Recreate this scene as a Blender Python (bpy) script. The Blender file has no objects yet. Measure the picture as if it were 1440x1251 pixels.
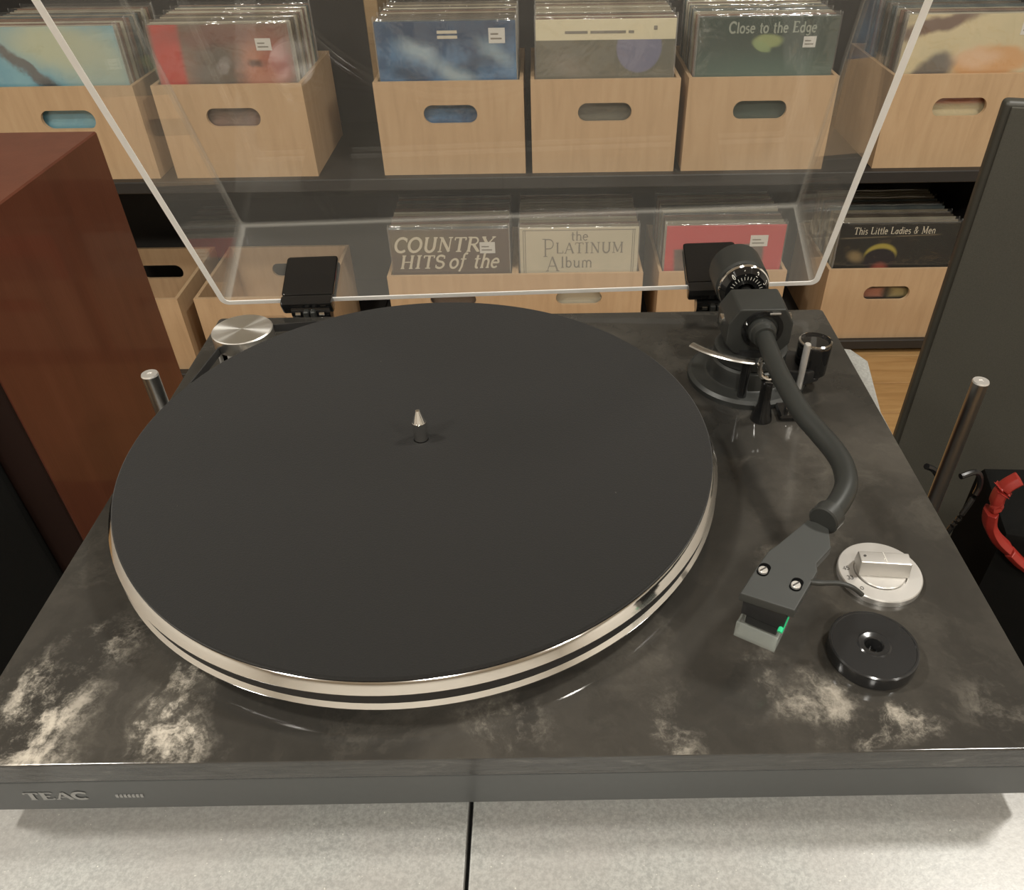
import bpy, bmesh, math, random
from mathutils import Vector, Matrix
random.seed(7)
PI = math.pi
S = bpy.context.scene
COL = S.collection

# ------------------------------------------------------------------ camera
cam_d = bpy.data.cameras.new('camera')
cam = bpy.data.objects.new('camera', cam_d)
COL.objects.link(cam)
Rv = Vector((0.99988, -0.01181, -0.01024)); Fv = Vector((0.00256, 0.76988, -0.63818)).normalized()
Rv = (Rv - Fv * Rv.dot(Fv)).normalized(); Uv = Rv.cross(Fv)
cam.matrix_world = Matrix(((Rv.x, Uv.x, -Fv.x, 0.01568), (Rv.y, Uv.y, -Fv.y, -0.16416), (Rv.z, Uv.z, -Fv.z, 0.27313), (0, 0, 0, 1)))
cam_d.sensor_fit = 'HORIZONTAL'; cam_d.sensor_width = 36.0
cam_d.lens = 1135.73 / 1440 * 36
cam_d.shift_x = -50.9 / 1440; cam_d.shift_y = 40.3 / 1440
cam_d.clip_start = 0.01; cam_d.clip_end = 60
S.camera = cam

# ------------------------------------------------------------------ world, lamps, exposure
W = bpy.data.worlds.new('world'); S.world = W; W.use_nodes = True
W.node_tree.nodes['Background'].inputs[0].default_value = (1.0, 0.95, 0.88, 1)
W.node_tree.nodes['Background'].inputs[1].default_value = 0.16
S.view_settings.view_transform = 'Standard'
S.view_settings.look = 'None'
S.view_settings.gamma = 1.0
S.view_settings.exposure = 0.1
S.view_settings.use_curve_mapping = False
S.cycles.transparent_max_bounces = 32
FLOOR = -0.93
DARKZ = FLOOR + .006        # top of the added dark floor sheet
CEIL = 1.62
LAMPS = [(-1.4, -1.2, 23), (0.1, -1.3, 25), (1.6, -1.2, 23), (-1.05, 0.15, 22), (1.0, 0.50, 26)]
for (x, y, e) in LAMPS:
    ld = bpy.data.lights.new('ceiling_lamp', 'AREA'); ld.shape = 'DISK'; ld.size = 0.22
    ld.energy = e; ld.color = (1.0, 0.96, 0.885)
    lo = bpy.data.objects.new('ceiling_lamp', ld); COL.objects.link(lo)
    lo.location = (x, y, CEIL - 0.03)

# ------------------------------------------------------------------ materials
def srgb(r, g, b):
    f = lambda c: (c / 255 / 12.92) if c / 255 <= .04045 else ((c / 255 + .055) / 1.055) ** 2.4
    return (f(r), f(g), f(b), 1)

class NT:
    def __init__(s, name):
        s.m = bpy.data.materials.new(name); s.m.use_nodes = True
        s.t = s.m.node_tree; s.t.nodes.clear()
        s.out = s.n('ShaderNodeOutputMaterial')
    def n(s, typ, **kw):
        x = s.t.nodes.new(typ)
        for k, v in kw.items(): setattr(x, k, v)
        return x
    def l(s, a, b): s.t.links.new(a, b)
    def put(s, sock, v):
        if isinstance(v, bpy.types.NodeSocket): s.l(v, sock)
        else: sock.default_value = v
    def math(s, op, a, b=0.0, c=0.0, clamp=False):
        x = s.n('ShaderNodeMath', operation=op); x.use_clamp = clamp
        s.put(x.inputs[0], a); s.put(x.inputs[1], b); s.put(x.inputs[2], c); return x.outputs[0]
    def mix(s, f, a, b):
        x = s.n('ShaderNodeMix', data_type='RGBA'); s.put(x.inputs[0], f); s.put(x.inputs[6], a); s.put(x.inputs[7], b); return x.outputs[2]
    def coord(s, kind='Object'): return s.n('ShaderNodeTexCoord').outputs[kind]
    def mapping(s, v, scale=(1, 1, 1), loc=(0, 0, 0), rot=(0, 0, 0)):
        x = s.n('ShaderNodeMapping'); s.l(v, x.inputs[0]); x.inputs[1].default_value = loc; x.inputs[2].default_value = rot; x.inputs[3].default_value = scale; return x.outputs[0]
    def noise(s, v, scale, detail=4, rough=.55, dist=0.0, out=0):
        x = s.n('ShaderNodeTexNoise'); s.l(v, x.inputs['Vector']); x.inputs['Scale'].default_value = scale
        x.inputs['Detail'].default_value = detail; x.inputs['Roughness'].default_value = rough; x.inputs['Distortion'].default_value = dist
        return x.outputs[out]
    def ramp(s, f, stops):
        x = s.n('ShaderNodeValToRGB'); s.l(f, x.inputs[0]); e = x.color_ramp.elements
        while len(e) < len(stops): e.new(.5)
        for i, (p, c) in enumerate(stops): e[i].position = p; e[i].color = c
        return x.outputs[0]
    def rng(s, v, a, b, c=0.0, d=1.0):
        x = s.n('ShaderNodeMapRange', interpolation_type='SMOOTHSTEP'); s.put(x.inputs[0], v)
        for i, q in enumerate((a, b, c, d)): x.inputs[i + 1].default_value = q
        return x.outputs[0]
    def bump(s, h, strength, dist=.001):
        x = s.n('ShaderNodeBump'); x.inputs['Strength'].default_value = strength; x.inputs['Distance'].default_value = dist
        s.l(h, x.inputs['Height']); return x.outputs[0]
    def principled(s, color, rough=.5, metal=0.0, normal=None, coat=0.0, spec=.5, sheen=0.0, aniso=0.0):
        p = s.n('ShaderNodeBsdfPrincipled')
        s.put(p.inputs['Base Color'], color); s.put(p.inputs['Roughness'], rough); s.put(p.inputs['Metallic'], metal)
        p.inputs['Coat Weight'].default_value = coat; p.inputs['Coat Roughness'].default_value = .05
        p.inputs['Specular IOR Level'].default_value = spec
        p.inputs['Sheen Weight'].default_value = sheen; p.inputs['Anisotropic'].default_value = aniso
        if normal is not None: s.l(normal, p.inputs['Normal'])
        return p.outputs[0]
    def done(s, sh): s.l(sh, s.out.inputs[0]); return s.m

def plain(name, col, rough=.5, metal=0.0, var=.12, scale=40, coat=0.0, bump=0.0, spec=.5, sheen=0.0):
    t = NT(name); c = t.coord()
    n = t.noise(c, scale, 3)
    dark = tuple(v * (1 - var) for v in col[:3]) + (1,); lite = tuple(min(1, v * (1 + var)) for v in col[:3]) + (1,)
    col2 = t.mix(n, dark, lite)
    nm = t.bump(t.noise(c, scale * 6, 2), bump) if bump else None
    return t.done(t.principled(col2, rough, metal, nm, coat, spec, sheen))

def layered(name, base, layers, base2=None, nscale=9, rough=.35, warp=0.0, spec=.5):
    """flat print: base colour + soft shapes ('e' ellipse / 'r' rectangle) given in the sleeve's own x, z"""
    t = NT(name); c = t.coord()
    n = t.noise(c, nscale, 5, .6)
    col = t.mix(t.rng(n, .3, .7), base, base2 or base)
    if warp:
        w = t.n('ShaderNodeVectorMath', operation='MULTIPLY_ADD')
        t.l(t.noise(c, 16, 4, .6, out=1), w.inputs[0]); w.inputs[1].default_value = (warp,) * 3; t.l(c, w.inputs[2])
        c2 = w.outputs[0]
    else: c2 = c
    for (kind, cx, cz, rx, rz, ang, soft, colr, op) in layers:
        m = t.n('ShaderNodeMapping', vector_type='TEXTURE'); t.l(c2 if kind == 'e' else c, m.inputs[0])
        m.inputs[1].default_value = (cx + (warp * .5 if kind == 'e' else 0), 0, cz + (warp * .5 if kind == 'e' else 0)); m.inputs[2].default_value = (0, ang, 0); m.inputs[3].default_value = (rx, 1, rz)
        sp = t.n('ShaderNodeSeparateXYZ'); t.l(m.outputs[0], sp.inputs[0])
        if kind == 'e':
            d = t.math('SQRT', t.math('ADD', t.math('MULTIPLY', sp.outputs[0], sp.outputs[0]), t.math('MULTIPLY', sp.outputs[2], sp.outputs[2])))
        else:
            d = t.math('MAXIMUM', t.math('ABSOLUTE', sp.outputs[0]), t.math('ABSOLUTE', sp.outputs[2]))
        k = t.rng(d, 1 - soft, 1 + soft, op, 0.0)
        col = t.mix(k, col, colr)
    return t.done(t.principled(col, rough, 0, spec=spec))

# crate wood
def wood_mat(name, a, b, c_, stretch=(1, 1, 9), scale=14, rough=.62, coat=0.0):
    t = NT(name); c = t.coord()
    v = t.mapping(c, stretch)
    oi = t.n('ShaderNodeObjectInfo').outputs['Random']
    off = t.n('ShaderNodeVectorMath', operation='ADD'); t.l(v, off.inputs[0])
    comb = t.n('ShaderNodeCombineXYZ'); t.l(t.math('MULTIPLY', oi, 20), comb.inputs[0]); t.l(t.math('MULTIPLY', oi, 33), comb.inputs[2]); t.l(comb.outputs[0], off.inputs[1])
    n = t.noise(off.outputs[0], scale, 5, .55, .6)
    fine = t.noise(off.outputs[0], scale * 14, 3)
    col = t.ramp(n, [(.25, a), (.5, b), (.75, c_)])
    col = t.mix(t.math('MULTIPLY', fine, .22), col, tuple(x * .6 for x in b[:3]) + (1,))
    return t.done(t.principled(col, rough, 0, t.bump(fine, .12), spec=.3, coat=coat))
M = {}
M['crate'] = wood_mat('birch_ply', (.48, .325, .185, 1), (.55, .375, .218, 1), (.585, .412, .245, 1), stretch=(9, 9, 1.2), scale=5)
M['floorwood'] = wood_mat('floor_oak', (.36, .20, .075, 1), (.47, .275, .11, 1), (.53, .33, .14, 1), stretch=(1.2, 9, 9), scale=5, rough=.5)
M['redwood'] = wood_mat('cherry_veneer', (.085, .024, .012, 1), (.105, .030, .015, 1), (.12, .037, .019, 1), stretch=(12, 12, 1), scale=3, rough=.42, coat=.3)
M['post_wood'] = wood_mat('pine_upright', (.30, .20, .10, 1), (.36, .24, .12, 1), (.4, .28, .15, 1))
M['shelf'] = plain('shelf_black', (.028, .025, .022, 1), .55)
M['backpanel'] = plain('back_panel_dark', (.032, .028, .024, 1), .7)
M['wall'] = plain('wall_paint', (.62, .59, .53, 1), .8, scale=6)
M['ceil'] = plain('ceiling_paint', (.62, .59, .53, 1), .9, scale=6)
M['black'] = plain('black_plastic', (.012, .012, .012, 1), .35)
M['void'] = plain('recess_black', (.003, .003, .003, 1), .9, spec=.05)
M['satin'] = plain('satin_black_metal', (.032, .033, .030, 1), .42, .3)
M['tube'] = plain('arm_tube_black', (.030, .0315, .0285, 1), .40, .3)
M['shell'] = plain('headshell_matte', (.030, .0315, .0285, 1), .60)
M['screwhead'] = plain('screw_steel', (.86, .84, .80, 1), .3, .8, var=.03)
M['gloss'] = plain('gloss_black', (.008, .008, .008, 1), .06, coat=.5)
M['adapter'] = plain('adapter_plastic', (.018, .018, .018, 1), .16)
M['platter'] = plain('polished_aluminium', (.90, .89, .87, 1), .10, 1.0, var=.02)
M['chrome'] = plain('chrome', (.82, .81, .79, 1), .07, 1.0, var=.03)
M['post'] = plain('chrome_post_dark_reflection', (.34, .335, .325, 1), .28, 1.0, var=.05)  # dark reflections of the chrome are put into this base colour
M['steel'] = plain('brushed_steel', (.62, .61, .58, 1), .25, 1.0, var=.06)
M['alu'] = plain('dial_aluminium', (.60, .58, .545, 1), .34, .75, var=.04)
M['belt'] = plain('belt_rubber', (.015, .014, .013, 1), .6)
M['baffle'] = plain('baffle_dark', (.012, .005, .0035, 1), .6, spec=.2)
M['grille'] = plain('grille_cloth', (.006, .006, .0055, 1), .95, scale=900, var=.6, spec=.08)
M['panelspk'] = plain('panel_cloth', (.055, .052, .040, 1), .75, scale=700, var=.35, bump=.2)
M['paneledge'] = plain('panel_frame', (.045, .043, .034, 1), .5)
M['floor_dark'] = plain('dark_floor_black', (.010, .009, .008, 1), .95, scale=500, var=.5)  # near-black colour standing in for floor lost in the dark
M['red'] = plain('red_rubber', (.27, .022, .015, 1), .4)
M['cable'] = plain('cable_black', (.01, .01, .01, 1), .25)
M['white_print'] = plain('white_print', (.62, .60, .54, 1), .5, var=.04)
M['cream_print'] = plain('cream_print', (.66, .60, .46, 1), .5, var=.08)
M['grey_print'] = plain('grey_print', (.23, .21, .17, 1), .5, var=.1)
M['dark_print'] = plain('dark_print', (.05, .045, .04, 1), .5)
M['pale_print'] = plain('pale_print', (.34, .37, .30, 1), .5, var=.1)
M['sticker'] = plain('sticker_white', (.68, .66, .60, 1), .5, var=.06)
M['sleeve_edge'] = plain('sleeve_card', (.5, .47, .4, 1), .45, var=.2)
M['lamp_frame'] = plain('lamp_housing', (.7, .68, .62, 1), .4)
M['logo'] = plain('logo_silver', (.26, .26, .25, 1), .5, .0, var=.05)
M['green'] = plain('stylus_green', (.02, .52, .22, 1), .3)

def pulley_mat():
    t = NT('turned_aluminium'); c = t.coord()
    sp = t.n('ShaderNodeSeparateXYZ'); t.l(c, sp.inputs[0])
    r = t.math('SQRT', t.math('ADD', t.math('MULTIPLY', sp.outputs[0], sp.outputs[0]), t.math('MULTIPLY', sp.outputs[1], sp.outputs[1])))
    w = t.math('SINE', t.math('MULTIPLY', r, 9000))
    tan = t.n('ShaderNodeTangent', direction_type='RADIAL', axis='Z')
    p = t.n('ShaderNodeBsdfPrincipled'); p.inputs['Base Color'].default_value = (.95, .94, .90, 1); p.inputs['Metallic'].default_value = 1
    p.inputs['Roughness'].default_value = .3; p.inputs['Anisotropic'].default_value = .9
    t.l(tan.outputs[0], p.inputs['Tangent']); t.l(t.bump(w, .05, .0002), p.inputs['Normal'])
    return t.done(p.outputs[0])
M['turned'] = pulley_mat()

def marble_mat():
    t = NT('black_marble'); c = t.coord()
    # domain warp
    w = t.n('ShaderNodeVectorMath', operation='MULTIPLY_ADD'); t.l(t.noise(c, 12, 6, .62, out=1), w.inputs[0]); w.inputs[1].default_value = (.085, .085, .085); t.l(c, w.inputs[2])
    cw = w.outputs[0]
    base = t.ramp(t.noise(cw, 9, 6, .6), [(.3, (.020, .019, .0168, 1)), (.52, (.034, .0315, .0272, 1)), (.75, (.064, .058, .049, 1))])
    faint = t.rng(t.noise(cw, 17, 7, .68, .8), .50, .80, 0, .40)
    col = t.mix(faint, base, (.13, .118, .097, 1))
    vein_n = t.math('ADD', t.math('MULTIPLY', t.noise(cw, 34, 8, .72, .5), .6), t.math('MULTIPLY', t.noise(c, 55, 6, .7), .4))
    blot = None
    # places where the pale mineral comes to the surface (plinth x, y in metres, size, strength)
    for (x, y, rx, ry, s) in [(-.195, .014, .034, .030, 1.0), (-.172, .050, .030, .018, .62), (-.128, .020, .017, .030, 1.05), (-.118, .040, .018, .016, .7), (-.165, .112, .020, .014, .7),
                              (.0, .008, .03, .014, .45), (.07, .016, .014, .026, .5), (.125, .024, .026, .012, .62), (.150, .008, .022, .012, .68), (.105, .038, .016, .012, .5), (.20, .02, .03, .03, .3), (.14, .1, .02, .02, .35), (-.15, .16, .02, .02, .3)]:
        m = t.n('ShaderNodeMapping', vector_type='TEXTURE'); t.l(cw, m.inputs[0])
        m.inputs[1].default_value = (x + .042, y - .17 + .042, .042); m.inputs[3].default_value = (rx, ry, 1)
        sp = t.n('ShaderNodeSeparateXYZ'); t.l(m.outputs[0], sp.inputs[0])
        d = t.math('SQRT', t.math('ADD', t.math('MULTIPLY', sp.outputs[0], sp.outputs[0]), t.math('MULTIPLY', sp.outputs[1], sp.outputs[1])))
        k = t.rng(d, 0.1, 1.35, s, 0.0)
        blot = k if blot is None else t.math('MAXIMUM', blot, k)
    v = t.math('MULTIPLY', blot, t.rng(vein_n, .41, .63))
    col = t.mix(t.rng(v, .03, .95, 0, .85), col, (.52, .47, .39, 1))
    wav = t.bump(t.noise(c, 60, 2), .02, .0006)
    return t.done(t.principled(col, .09, 0, wav, coat=.0, spec=.45))
M['marble'] = marble_mat()

def slab_edge():
    t = NT('marble_edge'); c = t.coord()
    col = t.ramp(t.noise(t.mapping(c, (4, 1, 30)), 8, 6, .6, 1.5), [(.35, (.04, .04, .038, 1)), (.6, (.062, .061, .057, 1)), (.8, (.13, .127, .115, 1))])
    nm = t.bump(t.noise(t.mapping(c, (14, 1, 60)), 5, 3), .35, .001)
    return t.done(t.principled(col, .2, .0, nm, spec=.6))
M['slab_edge'] = slab_edge()
M['base_metal'] = plain('base_grey_metal', (.105, .109, .107, 1), .32, .5, var=.05, scale=300)

def mat_felt():
    t = NT('felt_black'); c = t.coord()
    f = t.noise(c, 1400, 3); b = t.noise(c, 9, 3)
    col = t.mix(f, (.0058, .0057, .0051, 1), (.0125, .0120, .0107, 1)); col = t.mix(t.math('MULTIPLY', b, .35), col, (.014, .0120, .0102, 1))
    lint = t.rng(t.noise(t.mapping(c, (1, 1, 1)), 420, 1), .80, .86, 0, .5)
    col = t.mix(lint, col, (.14, .135, .12, 1))
    return t.done(t.principled(col, .92, 0, t.bump(f, .35, .0004), spec=.25, sheen=.12))
M['felt'] = mat_felt()

def tile_mat():
    t = NT('stone_tile'); c = t.coord()
    f = t.noise(c, 620, 4, .7); b = t.noise(c, 14, 4, .6); sp = t.noise(c, 700, 2)
    col = t.mix(t.rng(f, .3, .7), (.225, .226, .21, 1), (.345, .345, .32, 1))
    col = t.mix(t.rng(b, .35, .7, 0, .5), col, (.30, .278, .255, 1))
    col = t.mix(t.rng(sp, .70, .78, 0, .6), col, (.75, .72, .62, 1))
    return t.done(t.principled(col, .34, .0, t.bump(f, .08, .0006), spec=.5))
M['tile'] = tile_mat()

def clear(name, tint=(1, 1, 1, 1), haze=.03, rough=.0, bump=0.0, bscale=20, ior=1.49, hazecol=(.8, .78, .72, 1), gl=1.0):
    """thin clear plastic: fresnel gloss over see-through, with a pale diffuse mix painting in reflected haze and highlights"""
    t = NT(name); c = t.coord()
    tr = t.n('ShaderNodeBsdfTransparent'); tr.inputs[0].default_value = tint
    g = t.n('ShaderNodeBsdfGlossy'); g.inputs['Roughness'].default_value = rough; g.inputs[0].default_value = (gl, gl, gl, 1)
    fr = t.n('ShaderNodeLayerWeight'); fr.inputs[0].default_value = .5
    f0 = ((ior - 1) / (ior + 1)) ** 2
    sch = t.math('ADD', t.math('MULTIPLY', t.math('POWER', fr.outputs['Facing'], 5.0), 1 - f0), f0)
    if bump:
        nm = t.bump(t.noise(c, bscale, 3, .5, 1.0), bump, .004); t.l(nm, g.inputs['Normal']); t.l(nm, fr.inputs['Normal'])
    mx = t.n('ShaderNodeMixShader'); t.l(sch, mx.inputs[0]); t.l(tr.outputs[0], mx.inputs[1]); t.l(g.outputs[0], mx.inputs[2])
    df = t.n('ShaderNodeBsdfDiffuse'); df.inputs[0].default_value = hazecol
    m2 = t.n('ShaderNodeMixShader'); m2.inputs[0].default_value = haze; t.l(mx.outputs[0], m2.inputs[1]); t.l(df.outputs[0], m2.inputs[2])
    return t.done(m2.outputs[0])
M['acrylic'] = clear('clear_acrylic', (.985, .985, .98, 1), .035)  # milky ceiling reflection mixed in as pale diffuse
M['acrylic_corner'] = clear('acrylic_bend', (.90, .90, .88, 1), .10, .06, ior=1.75)  # whitish bends paint the bright lines along the lid's corners
def edge_mat():  # near-white mix paints the light glowing out of the acrylic edge
    t = NT('acrylic_edge_glow'); c = t.coord(); col = t.mix(t.noise(c, 60, 2), (.90, .88, .84, 1), (.97, .96, .94, 1))
    a = t.n('ShaderNodeBsdfDiffuse'); b = t.n('ShaderNodeBsdfTranslucent'); t.l(col, a.inputs[0]); t.l(col, b.inputs[0])
    m = t.n('ShaderNodeMixShader'); m.inputs[0].default_value = .4; t.l(a.outputs[0], m.inputs[1]); t.l(b.outputs[0], m.inputs[2])
    return t.done(m.outputs[0])
M['acrylic_edge'] = edge_mat()
M['film'] = clear('plastic_film', (.97, .97, .97, 1), .03, .07, 1.0, 16, 1.65)
M['film_edge_shine'] = clear('plastic_edge_shine', (.95, .95, .95, 1), .22, .10, .5, 30, 1.7)  # hazier border strips paint the highlights down the bag's sides
def guard_mat():
    t = NT('clear_stylus_guard'); c = t.coord(); p = t.n('ShaderNodeBsdfPrincipled')
    t.l(t.mix(t.noise(c, 200, 2), (.42, .46, .42, 1), (.5, .54, .5, 1)), p.inputs['Base Color']); p.inputs['Alpha'].default_value = .14; p.inputs['Roughness'].default_value = .15
    return t.done(p.outputs[0])
M['guard'] = guard_mat()

# ------------------------------------------------------------------ mesh helpers
def bx(bm, x0, x1, y0, y1, z0, z1, bev=0.0, seg=2, mi=0):
    t = bmesh.new()
    v = [t.verts.new((x, y, z)) for x in (x0, x1) for y in (y0, y1) for z in (z0, z1)]
    for q in ((0, 1, 3, 2), (4, 6, 7, 5), (0, 4, 5, 1), (2, 3, 7, 6), (0, 2, 6, 4), (1, 5, 7, 3)): t.faces.new([v[i] for i in q])
    bmesh.ops.recalc_face_normals(t, faces=t.faces[:])
    if bev: bmesh.ops.bevel(t, geom=t.edges[:], offset=bev, segments=seg, affect='EDGES', profile=.5)
    merge(bm, t, mi); return bm
def merge(bm, t, mi=0):
    mp = {}
    for v in t.verts: mp[v] = bm.verts.new(v.co)
    for f in t.faces:
        try:
            g = bm.faces.new([mp[v] for v in f.verts]); g.material_index = mi if mi else f.material_index
        except ValueError: pass
    t.free()
def prism(bm, pts, z0, z1, bev=0.0, mi=0):
    t = bmesh.new()
    a = [t.verts.new((p[0], p[1], z0)) for p in pts]; b = [t.verts.new((p[0], p[1], z1)) for p in pts]
    n = len(pts); t.faces.new(a[::-1]); t.faces.new(b)
    for i in range(n): t.faces.new((a[i], a[(i + 1) % n], b[(i + 1) % n], b[i]))
    bmesh.ops.recalc_face_normals(t, faces=t.faces[:])
    if bev: bmesh.ops.bevel(t, geom=[e for e in t.edges if abs(e.verts[0].co.z - e.verts[1].co.z) < 1e-6], offset=bev, segments=2, affect='EDGES', profile=.5)
    merge(bm, t, mi); return bm
def lathe(bm, prof, c=(0, 0, 0), seg=48, axis='z', closed=False, cap=True):
    rings = []
    for (r, h) in prof:
        ring = []
        for i in range(seg):
            a = 2 * PI * i / seg; x, y = r * math.cos(a), r * math.sin(a)
            p = (x, y, h) if axis == 'z' else ((x, h, y) if axis == 'y' else (h, x, y))
            ring.append(bm.verts.new((p[0] + c[0], p[1] + c[1], p[2] + c[2])))
        rings.append(ring)
    fs = []
    m = len(rings)
    for k in range(m if closed else m - 1):
        A, B = rings[k], rings[(k + 1) % m]
        for i in range(seg): fs.append(bm.faces.new((A[i], A[(i + 1) % seg], B[(i + 1) % seg], B[i])))
    if cap and not closed:
        fs.append(bm.faces.new(rings[0])); fs.append(bm.faces.new(rings[-1]))
    bmesh.ops.recalc_face_normals(bm, faces=fs)
    return bm
def catmull(P, n=8):
    P = [Vector(p) for p in P]; out = []
    for i in range(len(P) - 1):
        p0 = P[max(i - 1, 0)]; p1 = P[i]; p2 = P[i + 1]; p3 = P[min(i + 2, len(P) - 1)]
        for k in range(n):
            t = k / n
            out.append(.5 * ((2 * p1) + (p2 - p0) * t + (2 * p0 - 5 * p1 + 4 * p2 - p3) * t * t + (3 * p1 - p0 - 3 * p2 + p3) * t ** 3))
    out.append(P[-1]); return out
def tube(bm, pts, r, seg=12, flat=(1, 1)):
    pts = [Vector(p) for p in pts]; rings = []
    up = Vector((0, 0, 1))
    for i, p in enumerate(pts):
        d = (pts[min(i + 1, len(pts) - 1)] - pts[max(i - 1, 0)]).normalized()
        u = up if abs(d.z) < .95 else Vector((1, 0, 0))
        s = d.cross(u).normalized(); w = s.cross(d).normalized()
        rr = r[i] if isinstance(r, (list, tuple)) else r
        rings.append([bm.verts.new(p + s * rr * flat[0] * math.cos(2 * PI * k / seg) + w * rr * flat[1] * math.sin(2 * PI * k / seg)) for k in range(seg)])
    fs = []
    for a, b in zip(rings, rings[1:]):
        for k in range(seg): fs.append(bm.faces.new((a[k], a[(k + 1) % seg], b[(k + 1) % seg], b[k])))
    fs.append(bm.faces.new(rings[0])); fs.append(bm.faces.new(rings[-1]))
    bmesh.ops.recalc_face_normals(bm, faces=fs); return bm
def B(): return bmesh.new()

def mesh_obj(name, bm, mats, smooth=True):
    me = bpy.data.meshes.new(name)
    bmesh.ops.remove_doubles(bm, verts=bm.verts[:], dist=1e-6)
    bm.to_mesh(me); bm.free()
    for m in (mats if isinstance(mats, (list, tuple)) else [mats]): me.materials.append(M[m] if isinstance(m, str) else m)
    if smooth:
        me.shade_smooth()
        try: me.set_sharp_from_angle(angle=math.radians(32))
        except Exception: pass
    o = bpy.data.objects.new(name, me); COL.objects.link(o)
    if smooth:
        wn = o.modifiers.new('weighted_normal', 'WEIGHTED_NORMAL'); wn.keep_sharp = True; wn.weight = 100
    return o
def rootloc(o):
    while o.parent: o = o.parent
    return o.location
def part(name, bm, mats, parent, world=True, smooth=True):
    """mesh given in world coordinates, hung under a thing or a part"""
    o = mesh_obj(name, bm, mats, smooth)
    if world: o.data.transform(Matrix.Translation(-rootloc(parent)))
    o.parent = parent; return o
def tag(o, label, cat, group=None):
    o['label'] = label; o['category'] = cat
    if group: o['group'] = group
    return o
def thing(name, label, cat, loc=(0, 0, 0), group=None):
    o = bpy.data.objects.new(name, None); COL.objects.link(o); o.location = loc; o.empty_display_size = .02
    return tag(o, label, cat, group)
def struct(name, bm, m, label=None):
    o = mesh_obj(name, bm, m); o['kind'] = 'structure'
    if label: o['label'] = label
    return o

def rrect0(x0, x1, y0, y1, r, n=5):
    out = []
    for (cx, cy, a) in ((x1 - r, y1 - r, 0), (x0 + r, y1 - r, 90), (x0 + r, y0 + r, 180), (x1 - r, y0 + r, 270)):
        out += [(cx + r * math.cos(math.radians(a + 90 * i / n)), cy + r * math.sin(math.radians(a + 90 * i / n))) for i in range(n + 1)]
    return out
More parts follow.
